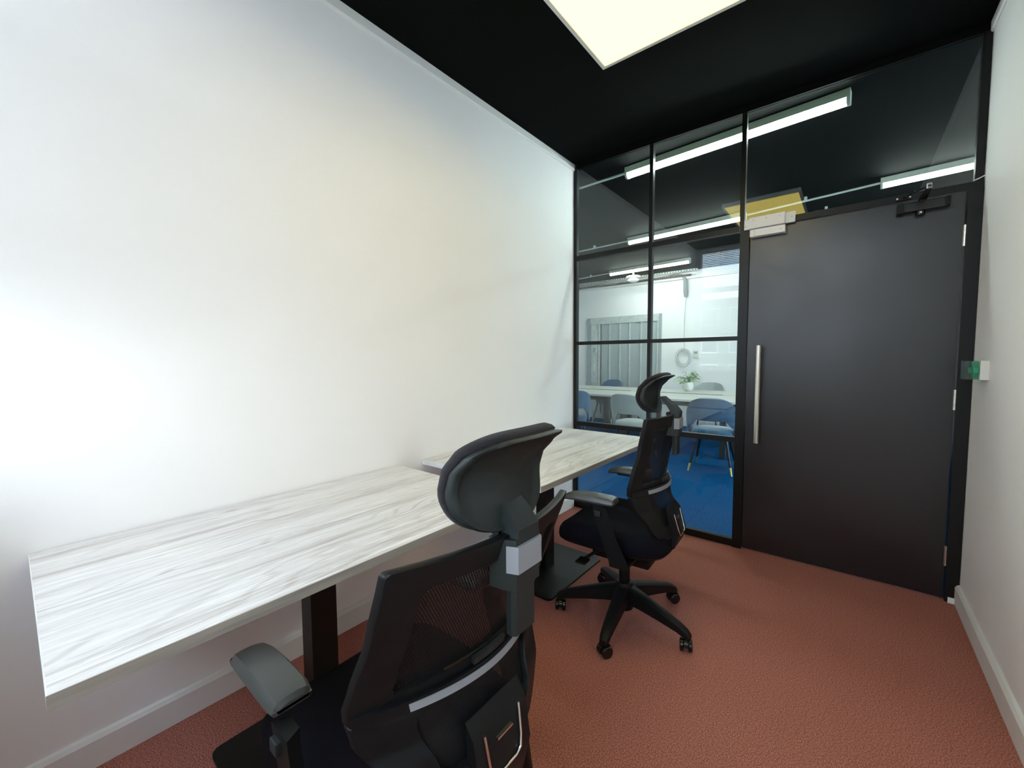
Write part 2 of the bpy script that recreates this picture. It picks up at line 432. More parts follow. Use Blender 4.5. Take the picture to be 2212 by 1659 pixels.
# thin white bead along the top of both long walls
def bead(name, x0, sgn):
    mb = MB()
    mb.prism([(x0, H - .001), (x0 + sgn * .010, H - .001), (x0 + sgn * .010, H - .044), (x0 + sgn * .005, H - .052), (x0, H - .052)], 'y', YB + .01, -0.004)
    return S(mb, name, M['trimwhite'])
bead('trim_1', 0, 1); bead('trim_2', W, -1)
def skirting(name, x0, sgn):
    mb = MB()
    mb.prism([(x0, .001), (x0 + sgn * .018, .001), (x0 + sgn * .018, .090), (x0 + sgn * .010, .102), (x0, .106)], 'y', YB + .01, -0.03)
    return S(mb, name, M['trimwhite'])
skirting('baseboard_left', 0, 1); skirting('baseboard_right', W, -1)
# back wall with the big window behind the camera
WX0, WX1, WZ0, WZ1 = 0.03, 2.30, 1.10, 2.90
mb = MB()
mb.box(0, W, YB - .1, YB, -.06, WZ0); mb.box(0, W, YB - .1, YB, WZ1, H); mb.box(0, WX0, YB - .1, YB, WZ0, WZ1); mb.box(WX1, W, YB - .1, YB, WZ0, WZ1)
S(mb, 'wall_back', M['wall'])
win = setting('window_1')
mb = MB()
for a in ((WX0, WX1, WZ0, WZ0 + .05), (WX0, WX1, WZ1 - .05, WZ1), (WX0, WX0 + .05, WZ0 + .05, WZ1 - .05), (WX1 - .05, WX1, WZ0 + .05, WZ1 - .05)):
    mb.box(a[0], a[1], YB - .08, YB - .02, a[2], a[3])
mb.obj('window_frame', M['upvc'], win)
bx(WX0 + .05, WX1 - .05, YB - .08, YB - .02, 2.27, 2.33).obj('transom', M['upvc'], win)
bx(1.14, 1.19, YB - .08, YB - .02, WZ0 + .05, 2.27).obj('mullion', M['upvc'], win)
for a in ((WX0 + .05, 1.14, WZ0 + .05, 2.27), (1.19, WX1 - .05, WZ0 + .05, 2.27), (WX0 + .05, WX1 - .05, 2.33, WZ1 - .05)):
    bx(a[0], a[1], YB - .053, YB - .047, a[2], a[3]).obj('glass_pane', M['winglass'], win)
bx(0.005, W - .005, YB, YB + .09, 1.065, 1.10, bev=.004).obj('window_sill', M['sill'], win)
bl = thing('venetian_blind', 'white venetian blind half lowered over the window behind the camera', 'blind', (0, YB + .035, 0))
mb = MB()
for k in range(50):
    z = 1.66 + k * .0245
    mb.prism([(-.0115, z - .003), (0, z + .0015), (.0115, z + .003), (.0115, z + .0038), (0, z + .0025), (-.0115, z - .0022)], 'x', WX0 + .02, WX1 - .02)
mb.obj('slats', M['blind'], bl, kind='stuff')
bx(WX0 + .02, WX1 - .02, -.013, .013, 1.625, 1.645).obj('bottom_rail', M['blind'], bl)
bx(WX0 + .02, WX1 - .02, -.018, .018, 2.875, 2.899).obj('head_rail', M['blind'], bl)
for x in (.35, 1.16, 1.98):
    bx(x, x + .003, -.0135, -.0125, 1.645, 2.875).obj('ladder_cord', M['blind'], bl)

# ------------------------------------------------------------------ glass partition and door
part = setting('window_2')
T1 = .028
mb = MB(); mb.box(0.002, .030, -.02, .02, .001, H - .001); mb.obj('frame_post', M['frame'], part)
bx(.647, .674, -.02, .02, .045, H - .04).obj('frame_post', M['frame'], part)
bx(1.262, 1.316, -.03, .03, .001, 2.165).obj('frame_post', M['frame'], part)
bx(1.256, 1.284, -.02, .02, 2.165, H - .04).obj('frame_post', M['frame'], part)
bx(.030, W - .002, -.02, .02, H - .040, H - .001).obj('head_rail', M['framematte'], part)
bx(.030, 1.262, -.02, .02, .001, .050).obj('bottom_rail', M['frame'], part)
for z0, z1 in ((2.125, 2.162), (1.413, 1.441), (.722, .758)):
    bx(.030, .647, -.018, .018, z0, z1).obj('glazing_bar', M['frame'], part)
    bx(.674, 1.262 if z1 < 2.15 else 1.256, -.018, .018, z0, z1).obj('glazing_bar', M['frame'], part)
def pane(x0, x1, z0, z1): bx(x0, x1, -.004, .004, z0, z1).obj('glass_pane', M['glass'], part)
for x0, x1 in ((.030, .647), (.674, 1.262)):
    for z0, z1 in ((.050, .722), (.758, 1.413), (1.441, 2.125), (2.162, H - .04)):
        pane(x0, min(x1, 1.256) if z0 > 2.1 else x1, z0, z1)
pane(1.284, 2.300, 2.167, H - .04)
bx(2.300, W - .002, -.02, .02, 2.165, H - .04).obj('frame_post', M['frame'], part)

dr = setting('door_1')
bx(1.284, W - .002, -.03, .03, 2.130, 2.166).obj('door_head', M['frame'], dr)
bx(2.279, W - .002, -.035, .03, .001, 2.130).obj('door_jamb', M['frame'], dr)
bx(1.319, 2.275, -.016, .024, .010, 2.125, bev=.0015).obj('door_leaf', M['door'], dr)
hd = MB().cyl(1.395, -.078, .745, 1.375, .0155, n=24).obj('door_handle', M['brushed'], dr, smooth=40)
for z in (.86, 1.25):
    MB().tube([(1.395, -.066, z), (1.395, -.015, z)], .008, 12).obj('handle_stud', M['brushed'], hd, smooth=40)
for z0 in (1.855, 1.020, .190):
    hg = MB().cyl(2.277, -.024, z0, z0 + .105, .0085, n=14).obj('hinge', M['brushed'], dr, smooth=40)
    for k in (1, 2, 3): MB().cyl(2.277, -.024, z0 + k * .026, z0 + k * .026 + .0012, .0088, n=14).obj('hinge_joint', M['greymetal'], hg)
bx(2.290, 2.326, -.050, -.036, .001, .030, bev=.003).obj('baseboard_end', M['whitemetal'], dr, label='small white baseboard end at the foot of the door frame')  # plain block standing in for the unpainted end of the baseboard

ml = thing('magnetic_lock', 'white magnetic door lock on the head of the black door', 'lock', (1.30, -.03, 2.12))
bx(-.012, .262, -.018, 0, .002, .066, bev=.002).obj('mounting_bracket', M['whitemetal'], ml)
bx(.020, .212, -.052, -.018, -.004, .064, bev=.003).obj('magnet_body', M['whitemetal'], ml)
bx(.024, .214, -.034, .012, -.052, -.008, bev=.002).obj('armature_plate', M['whitemetal'], ml)
for x, z, y in ((.045, .045, -.053), (.185, .045, -.053), (.115, .045, -.053), (.245, .035, -.019), (-.004, .02, -.019), (.05, -.024, -.035), (.05, -.042, -.035), (.19, -.03, -.035)):
    MB().tube([(x, y, z), (x, y + .003, z)], .004, 10).obj('screw', M['greymetal'], ml)

dc = thing('door_closer', 'black overhead door closer with a folded arm at the top right of the door', 'door closer', (2.118, -.016, 2.085))
bx(-.098, .092, -.050, 0, -.024, .022, bev=.004).obj('closer_body', M['blackgloss'], dc)
bx(-.102, -.074, -.054, 0, -.028, .024, bev=.003).obj('end_cap', M['blackplastic'], dc)
bx(.078, .098, -.054, 0, -.022, .024, bev=.003).obj('end_cap', M['blackplastic'], dc)
MB().tube([(-.010, -.028, -.026), (-.010, -.028, -.046)], .019, 20).obj('spindle_cap', M['blackgloss'], dc, smooth=40)
MB().tube([(-.010, -.049, -.036), (-.010, -.052, -.036)], .0045, 10).obj('spindle_screw', M['chrome'], dc)
MB().cyl(-.004, -.028, .022, .034, .012, 16).obj('spindle', M['blackgloss'], dc)
am = MB()
am.prism([(-.020, -.020), (.012, -.020), (.011, -.235), (.004, -.250), (-.004, -.250), (-.010, -.235)], 'z', .032, .040)
am.obj('main_arm', M['blackgloss'], dc)
MB().cyl(-.001, -.236, .026, .050, .009, 14).obj('arm_joint', M['greymetal'], dc)
MB().tube([(-.001, -.236, .042), (-.075, -.035, .058)], .0052, 10).obj('forearm', M['blackgloss'], dc)
bx(-.108, -.046, -.030, -.0145, .049, .066, bev=.003).obj('arm_shoe', M['blackgloss'], dc)
for x in (-.102, -.052): MB().tube([(x, -.031, .058), (x, -.0325, .058)], .0042, 10).obj('shoe_screw', M['whitemetal'], dc)

ex = thing('door_release_box', 'white and green door release call point on the right wall beside the door', 'call point', (W, -.30, 1.19))
bx(-.029, 0, -.044, .044, 0, .088, bev=.002).obj('back_box', M['offwhite'], ex)
bx(-.046, -.029, -.020, .020, .004, .084, bev=.003).obj('green_body', M['green'], ex)
bx(-.050, -.029, -.042, .042, .030, .058, bev=.004).obj('push_plate', M['green'], ex)
MB().tube([(-.048, -.004, .044), (-.058, -.004, .044)], .014, 18).obj('button', M['green'], ex, smooth=40)
mb = MB(); mb.box(-.076, -.0745, -.043, .043, .001, .087); mb.box(-.0745, -.029, -.043, -.0415, .001, .087); mb.box(-.0745, -.029, .0415, .043, .001, .087)
mb.obj('clear_cover', M['clearplastic'], ex)
tag(MB().tube([(2.296, -.022, 2.172), (2.315, -.028, 2.178), (W - .001, -.034, 2.185)], .003, 8).obj('alarm_cable', M['pipe']), 'short white cable entering the door frame from the right wall', 'cable')

# warm LED ceiling panel
lp = thing('ceiling_light_panel', 'large warm white LED panel hanging below the black ceiling', 'ceiling light', (0, 0, 0))
X0, X1, Y1, Y0, PZ = .868, 1.482, -1.208, -2.42, 2.70
mb = MB(); b = .017
mb.box(X0, X1, Y1 - b, Y1, PZ, PZ + .022); mb.box(X0, X1, Y0, Y0 + b, PZ, PZ + .022)
mb.box(X0, X0 + b, Y0 + b, Y1 - b, PZ, PZ + .022); mb.box(X1 - b, X1, Y0 + b, Y1 - b, PZ, PZ + .022)
mb.obj('panel_frame', M['panelframe'], lp)
bx(X0 + b, X1 - b, Y0 + b, Y1 - b, PZ + .004, PZ + .010).obj('diffuser', M['panel'], lp)
bx(X0 + .002, X1 - .002, Y0 + .002, Y1 - .002, PZ + .022, PZ + .034).obj('back_cover', M['panelframe'], lp)
for x, y in ((X0 + .05, Y1 - .05), (X1 - .05, Y1 - .05), (X0 + .05, Y0 + .05), (X1 - .05, Y0 + .05)):
    MB().tube([(x, y, PZ + .034), (x, y, H)], .0012, 6).obj('suspension_wire', M['frame'], lp)

# ================================================================== SETTING: the office beyond the glass
FX0, FX1, FY = -3.6, 5.2, 5.0
fl = S(bx(FX0, FX1, .03, FY, -.06, -.004), 'floor', M['asphalt'])
ts = .5; tile0 = None
for j in range(10):
    for i in range(15):
        x = FX0 + i * ts; y = .03 + j * ts
        if tile0 is None:
            tile0 = bx(.0008, ts - .0008, .0008, min(ts, FY - y) - .0008, -.004, .0).obj('carpet_tile', M['bluecarpet'], fl, loc=(x, y, 0))
        else:
            c = tile0.copy(); col.objects.link(c); c.location = (x, y, random.uniform(-.0006, .0002)); c.rotation_euler = (0, 0, 0)
            if (i + j) % 2:
                c.rotation_euler = (0, 0, PI / 2); c.location.x += ts
S(bx(FX0 - .1, FX1 + .1, 0, FY + .1, H, H + .1), 'ceiling', M['ceiling'])
S(bx(FX0, FX1, FY, FY + .1, -.06, H), 'wall_far', M['wall'])
S(bx(FX0 - .1, FX0, 0, FY + .1, -.06, H), 'wall_far_left', M['wall'])
S(bx(FX0, -.1, -.07, .03, -.06, H), 'wall_front_left', M['wall'])
S(bx(W + .1, FX1, -.07, .03, -.06, H), 'wall_front_right', M['wall'])
mb = MB(); mb.box(FX1, FX1 + .1, 0, FY + .1, -.06, .8); mb.box(FX1, FX1 + .1, 0, FY + .1, 2.6, H)
mb.box(FX1, FX1 + .1, 0, .5, .8, 2.6); mb.box(FX1, FX1 + .1, 4.6, FY + .1, .8, 2.6)
S(mb, 'wall_far_right', M['wall'])
w3 = setting('unseen_window')  # unseen side window, added to let sky light into this room
mb = MB()
for y in (.5, 1.85, 3.2, 4.55): mb.box(FX1 + .02, FX1 + .07, y, y + .05, .8, 2.6)
mb.box(FX1 + .02, FX1 + .07, .5, 4.6, .8, .85); mb.box(FX1 + .02, FX1 + .07, .5, 4.6, 2.55, 2.6)
mb.obj('window_frame', M['upvc'], w3)
for y in (.55, 1.9, 3.25): bx(FX1 + .042, FX1 + .048, y, y + 1.3, .85, 2.55).obj('glass_pane', M['winglass'], w3)
S(bx(FX0, FX1, FY - .018, FY, .001, .11), 'baseboard_far', M['trimwhite'])
S(bx(FX0, FX1, FY - .06, FY, 2.76, 2.80), 'trim_3', M['trimwhite'])

# ------------------------------------------------------------------ tube lights and conduits
def tube_light(x0, x1, y, label, rot=-.08):
    t = thing('tube_light', label, 'tube light', (x0, y, H), rot, group='tube lights beyond the glass'); L_ = x1 - x0
    mb = MB(); mb.prism([(-.034, -.001), (.034, -.001), (.034, -.050), (-.034, -.050)], 'x', 0, L_)
    mb.obj('housing', M['tubebody'], t)
    mb = MB(); n = 8
    mb.prism([(-.032, -.050)] + [(-.032 * math.cos(PI * k / n), -.056 - .030 * math.sin(PI * k / n)) for k in range(n + 1)] + [(.032, -.050)], 'x', .014, L_ - .014)
    mb.obj('diffuser', M['tube'], t, smooth=40)
    for a, b in ((-.004, .014), (L_ - .014, L_ + .004)):
        mb = MB()
        mb.prism([(-.036, -.001), (-.036, -.060)] + [(-.036 * math.cos(PI * k / n), -.060 - .031 * math.sin(PI * k / n)) for k in range(1, n)] + [(.036, -.060), (.036, -.001)], 'x', a, b)
        mb.obj('end_cap', M['tubebody'], t)
    return t
tube_light(.318, 1.80, .325, 'nearest cool white tube light just behind the top of the glass partition')
tube_light(-.52, .90, 2.30, 'middle cool white tube light, crossing the tall glass panes left of the door')
tube_light(-1.66, -.20, 4.10, 'farthest cool white tube light near the far white wall')
tube_light(2.02, 3.50, 2.02, 'cool white tube light seen above the top of the black door')
def conduit(name, pts, clips, label, r=.010):
    t = thing(name, label, 'conduit', (0, 0, 0), group='white conduits under the black ceiling')
    MB().tube(pts, r, 10).obj('pipe', M['pipe'], t, smooth=50)
    for x, y, z in clips:
        bx(x - .012, x + .012, y - .016, y + .016, z, H - .001).obj('pipe_clip', M['pipe'], t)
Zc = 2.882
conduit('conduit', [(-3.5, .50, Zc), (.314, .327, Zc)], [(-.28, .345, Zc), (-2.2, .44, Zc)], 'white conduit running left from the nearest tube light')
conduit('conduit', [(-3.5, 2.50, Zc), (-.526, 2.30, Zc)], [(-1.05, 2.33, Zc), (-2.6, 2.43, Zc)], 'white conduit running left from the middle tube light')
conduit('conduit', [(.915, 2.185, Zc), (2.012, 2.02, Zc)], [(1.45, 2.09, Zc)], 'white conduit linking the tube lights above the magnetic lock')
conduit('conduit', [(-3.5, 4.40, Zc), (-1.668, 4.10, Zc)], [(-2.1, 4.17, Zc)], 'white conduit running left from the farthest tube light')
conduit('conduit', [(1.50, 2.56, Zc), (5.1, 2.80, Zc)], [(1.60, 2.565, Zc), (2.3, 2.61, Zc), (3.4, 2.69, Zc)], 'lower white conduit running just above the door head')

# far wall services
ct = thing('cable_tray', 'perforated white cable tray along the top of the far wall', 'cable tray', (0, FY - .14, 2.90))
mb = MB()
x = -3.5
while x < -.35:
    mb.box(x, x + .028, -.004, .004, -.012, .006); x += .05
mb.box(-3.5, -.35, -.005, .005, .006, .012); mb.box(-3.5, -.35, -.005, .005, -.018, -.012)
mb.obj('perforated_rail', M['pipe'], ct, kind='stuff')
tag(MB().box(-3.6, -.45, FY - .10, FY - .062, 2.80, 2.835).obj('ceiling_beam', M['beam']), 'rust brown beam edge above the far white wall', 'beam')
for k, (x0, x1, z0, lab) in enumerate(((-3.3, -1.7, 2.80, 'thin loose cable drooping below the cable tray on the left'), (-2.6, -.7, 2.83, 'thin loose cable drooping below the cable tray near the tube light'))):
    pts = [(x0 + (x1 - x0) * t / 12, FY - .12 + .05 * k, z0 + .05 - .05 * math.sin(PI * t / 12) + .01 * math.sin(t * 1.7)) for t in range(13)]
    tag(MB().tube(pts, .005, 6).obj('loose_cable', M['cable']), lab, 'cable')
sd = thing('ceiling_detector', 'white round detector hanging from the black ceiling below the farthest tube light', 'detector', (-1.38, 4.50, H))
MB().cyl(0, 0, -.06, 0, .02, 16).obj('stem', M['offwhite'], sd)
MB().lathe([(.105, -.06), (.132, -.070), (.132, -.098), (.110, -.110)], n=28).obj('base', M['offwhite'], sd, smooth=40)
MB().lathe([(.076, -.110), (.076, -.128), (.104, -.133), (.098, -.158), (.064, -.178), (.015, -.185)], n=28).obj('sensor_head', M['whitemetal'], sd, smooth=40)
fd = thing('flexible_duct', 'grey flexible cable duct bending down the far wall beside the window reflection', 'duct', (0, FY, 0))
MB().tube([(-.85, -.05, 2.84), (-.70, -.05, 2.85), (-.60, -.05, 2.82), (-.56, -.05, 2.74), (-.55, -.05, 2.5), (-.55, -.05, 2.43)], [.02, .022, .032, .038, .040, .028], 12).obj('sleeve', M['trunk'], fd, smooth=50)
cc = thing('hanging_cable', 'thin grey cable hanging down the far wall to a round coil', 'cable', (0, FY, 0))
MB().tube([(-.55, -.03, 2.43), (-.575, -.03, 2.0), (-.57, -.03, 1.6), (-.565, -.03, 1.45)], .006, 6).obj('drop_cable', M['cable'], cc)
mb = MB()
for q in range(8):
    rr = .115 + .012 * (q % 4); ox = random.uniform(-.02, .02); oz = random.uniform(-.02, .02)
    mb.tube([(-.565 + ox + rr * .92 * math.cos(2 * PI * k / 28), -.03 - .006 * q, 1.30 + oz + rr * 1.15 * math.sin(2 * PI * k / 28)) for k in range(29)], .0045, 5)
mb.obj('cable_coil', M['cable'], cc)
th = thing('wall_thermostat', 'small white wall control near the coil of cable', 'wall control', (-.36, FY, 1.36))
bx(-.045, .045, -.025, 0, -.07, .07, bev=.005).obj('casing', M['offwhite'], th); bx(-.03, .03, -.028, -.025, .01, .05).obj('display', M['trunk'], th)

# folding lift gate in the far wall
lg = thing('folding_gate', 'grey folding metal lift gate with vertical leaves in the far white wall', 'gate', (-1.80, FY, 0))
bx(-.80, -.72, -.05, 0, .001, 2.16).obj('gate_jamb', M['gate'], lg)
bx(.76, .80, -.05, 0, .001, 2.16).obj('gate_jamb', M['gate'], lg)
bx(-.72, .76, -.05, 0, 2.02, 2.16).obj('gate_header', M['gatelight'], lg)
bx(-.72, .76, -.004, 0, .001, 2.02).obj('gate_back', M['gatedark'], lg)
cp = bx(-.715, -.56, -.035, -.004, .002, 2.018).obj('control_panel', M['gatelight'], lg)
pl = bx(-.66, -.60, -.043, -.035, 1.02, 1.18, bev=.003).obj('call_button_plate', M['offwhite'], cp)
bx(-.667, -.617, -.041, -.035, 1.42, 1.52).obj('call_sign', M['gate'], cp)
bx(-.548, -.50, -.045, -.004, .002, 2.018).obj('lock_stile', M['gatelight'], lg)
hn = MB().tube([(-.525, -.05, 1.46), (-.525, -.085, 1.44), (-.525, -.085, 1.26), (-.525, -.05, 1.24)], .007, 8).obj('pull_handle', M['trunk'], lg)
edges = [-.47, -.26, -.03, .18, .42, .62, .755]
for a, b_2 in zip(edges[:-1], edges[1:]):
    mb = MB(); mb.prism([(a, -.04), (b_2 - .03, -.012), (b_2 - .03, -.006), (a, -.034)], 'z', .01, 2.015)
    gp = mb.obj('gate_leaf', M['gate'], lg)
    bx(b_2 - .03, b_2, -.045, -.006, .01, 2.015).obj('leaf_edge', M['gatelight'], gp)

# ------------------------------------------------------------------ meeting tables beyond the glass
def meeting_table(x0, x1, y0, y1, label):
    t = thing('meeting_table', label, 'table', ((x0 + x1) / 2, (y0 + y1) / 2, 0), group='pale meeting tables beyond the glass')
    hx, hy = (x1 - x0) / 2, (y1 - y0) / 2
    bx(-hx, hx, -hy, hy, .722, .752, bev=.004).obj('tabletop', M['tabletop'], t)
    bx(-hx + .12, hx - .12, -hy + .10, -hy + .14, .655, .722).obj('side_rail', M['tableleg'], t)
    bx(-hx + .12, hx - .12, hy - .14, hy - .10, .655, .722).obj('side_rail', M['tableleg'], t)
    for sx in (-1, 1):
        for sy in (-1, 1):
            cx, cy = sx * (hx - .15), sy * (hy - .13)
            bx(cx - .035, cx + .035, cy - .035, cy + .035, .002, .722).obj('leg', M['tableleg'], t)
        bx(sx * (hx - .15) - .03, sx * (hx - .15) + .03, -hy + .165, hy - .165, .66, .72).obj('end_rail', M['tableleg'], t)
    return t
meeting_table(-2.52, -.87, 2.56, 3.42, 'pale wooden meeting table at the near left, behind the grey chair')
meeting_table(-.86, .78, 2.50, 3.40, 'pale wooden meeting table at the near right, behind the blue chair')
meeting_table(-2.62, -.90, 3.47, 4.30, 'pale wooden meeting table at the far left, in front of the lift gate')
meeting_table(-.88, .78, 3.45, 4.28, 'pale wooden meeting table at the far right, carrying the potted plant')
for x0, x1, y, lab in ((-2.30, -.95, 3.43, 'dark cable slot between the two left meeting tables'), (-.45, .45, 3.415, 'dark cable slot between the two right meeting tables')):
    tag(bx(x0, x1, y, y + .022, .752, .757).obj('cable_flap', M['tableleg']), lab, 'cable slot')

# potted plant
pp = thing('potted_plant', 'green leafy plant in a round white pot on the far meeting table', 'potted plant', (-.19, 3.95, .752))
MB().lathe([(.045, 0), (.075, .03), (.090, .08), (.085, .125), (.074, .148), (.066, .146), (.070, .125)], n=24).obj('pot', M['pot'], pp, smooth=50)
MB().cyl(0, 0, .11, .126, .071, 20).obj('soil', M['soil'], pp)
rnd = random.Random(3)
for k in range(46):
    a = rnd.uniform(0, 2 * PI); el = rnd.uniform(.1, 1.35); ln = rnd.uniform(.09, .20)
    tip = Vector((math.cos(a) * math.cos(el) * ln, math.sin(a) * math.cos(el) * ln, .13 + math.sin(el) * ln))
    mid = tip * .5 + Vector((0, 0, .085))
    s_ = MB().tube([(tip.x * .1, tip.y * .1, .12), mid, tip], .0022, 5).obj('stem', M['stem'], pp)
    d = Vector((math.cos(a), math.sin(a), rnd.uniform(-.5, .3))).normalized(); sd_ = d.cross(Vector((0, 0, 1))).normalized(); L1 = rnd.uniform(.065, .10); wd = L1 * .46
    mb = MB(); up = Vector((0, 0, 1)); pts = []
    prof = [(0, .15), (.3, .95), (.6, .8), (.85, .35), (1, .02)]
    rows = []
    for t_, q in prof:
        c0 = tip + d * L1 * t_ + up * (-.02 * t_ * t_)
        rows.append([c0 - sd_ * wd * q + up * .006 * q, c0, c0 + sd_ * wd * q + up * .006 * q])
    vr = [[mb.bm.verts.new(p) for p in r_] for r_ in rows]
    for r0, r1 in zip(vr[:-1], vr[1:]):
        for i in (0, 1): mb.bm.faces.new((r0[i], r0[i + 1], r1[i + 1], r1[i]))
    mb.obj('leaf', M['leaf'], s_, smooth=60)

# ------------------------------------------------------------------ velvet cafe chairs
def velvet_chair(name, label, m, loc, rotz, group):
    """sitter faces local +Y; the curved back with its open slot is at -Y"""
    t = thing(name, label, 'chair', loc, rotz, group)
    # seat: rounded thick cushion
    mb = MB(); n = 28
    def ring(s_, z):
        out = []
        for k in range(n):
            a = 2 * PI * k / n; c_, q = math.cos(a), math.sin(a)
            ex = 2 / 2.7
            out.append((s_ * .225 * math.copysign(abs(c_) ** ex, c_), s_ * .215 * math.copysign(abs(q) ** ex, q), z))
        return out
    mb.rings([ring(.86, .385), ring(.97, .395), ring(1.0, .42), ring(1.0, .455), ring(.96, .478), ring(.80, .490), ring(.4, .495), ring(.08, .496)])
    mb.obj('seat', m, t, smooth=60)
    # back shell wrapping round, with an open slot under it
    A = 1.45
    def sh(u, v, rr):
        a = (u * 2 - 1) * A; x = math.sin(a) * (.245 + rr); y = -math.cos(a) * (.215 + rr) + .01
        low = .60 - .17 * max(0, (abs(a) - .62) / (A - .62)) ** .8 if abs(a) > .62 else .60
        if abs(a) > 1.15: low = .41
        top = .855 - .30 * (abs(a) / A) ** 3.2
        if top < low + .03: top = low + .03
        z = low + (top - low) * v
        return (x * (1 + .05 * v), y * (1 + .10 * v) - .045 * v, z)
    MB().grid(lambda u, v: sh(u, v, 0), 30, 8, thick=.034).obj('backrest', m, t, smooth=60)
    for sx, sy in ((-1, -1), (1, -1), (-1, 1), (1, 1)):
        p0 = Vector((sx * .15, sy * .13, .388)); p1 = Vector((sx * .222, sy * .215, 0.0)); q = p0.lerp(p1, .77)
        lg_ = MB().tube([p0, q], [.0155, .0125], 12).obj('leg', M['chairleg'], t, smooth=50)
        MB().tube([q, p1], [.0130, .0105], 12).obj('leg_tip', M['brass'], lg_, smooth=50, label='brass leg tip')
    return t
G = 'velvet chairs round the meeting tables'
blue0 = velvet_chair('velvet_chair', 'blue velvet chair with brass leg tips, nearest the glass beside the black door', M['bluevelvet'], (.655, 2.02, 0), .08, G)
grey0 = velvet_chair('velvet_chair', 'pale grey velvet chair with an open back, seen just left of the far headrest', M['greyvelvet'], (-.30, 2.02, 0), -.10, G)
dup(blue0, (-1.30, 2.10, 0), .75, 'blue velvet chair half hidden by the left edge of the glass partition', G)
dup(blue0, (-1.95, 4.62, 0), PI - .1, 'blue velvet chair on the far side of the tables in front of the lift gate', G)
dup(grey0, (-.05, 4.60, 0), PI, 'grey velvet chair on the far side of the tables beside the potted plant', G)

# ================================================================== DESKS
def desk(y0, y1, xb, label):
    cy = (y0 + y1) / 2; xf = .818
    t = thing('desk', label, 'desk', (0, cy, 0), group='whitewashed desks along the white wall')
    hy = (y1 - y0) / 2; z0, z1 = .712, .739
    bx(.006, xf - .002, -hy + .002, hy - .002, z0, z1).obj('desktop', M['wood'], t)
    bx(xf - .002, xf, -hy, hy, z0, z1 - .0002).obj('front_edge_band', M['edge'], t, label='grey brown edge band')
    bx(.006, xf - .002, -hy, -hy + .002, z0, z1 - .0002).obj('end_edge_band', M['edgewhite'], t)
    bx(.006, xf - .002, hy - .002, hy, z0, z1 - .0002).obj('end_edge_band', M['edgewhite'], t)
    yc = xb - cy
    bx(.378, .45, yc - .045, yc + .045, .010, .700).obj('column', M['deskbase'], t)
    mb = MB(); pts = []
    for cx_, cy_, a0 in ((.62, yc + .27, 0), (.28, yc + .27, 90), (.28, yc - .27, 180), (.62, yc - .27, 270)):
        for k in range(5):
            a = math.radians(a0 + k * 22.5); pts.append((cx_ + .03 * math.cos(a), cy_ + .03 * math.sin(a)))
    mb.prism(pts, 'z', .001, .011); mb.obj('base_plate', M['deskbase'], t)
    bx(.18, .66, yc - .03, yc + .03, .690, .712).obj('top_bracket', M['deskbase'], t)
    return t
desk(-3.107, -1.823, -2.46, 'near whitewashed wood desk against the white wall')
desk(-1.668, -.281, -1.05, 'far whitewashed wood desk beside the glass partition')

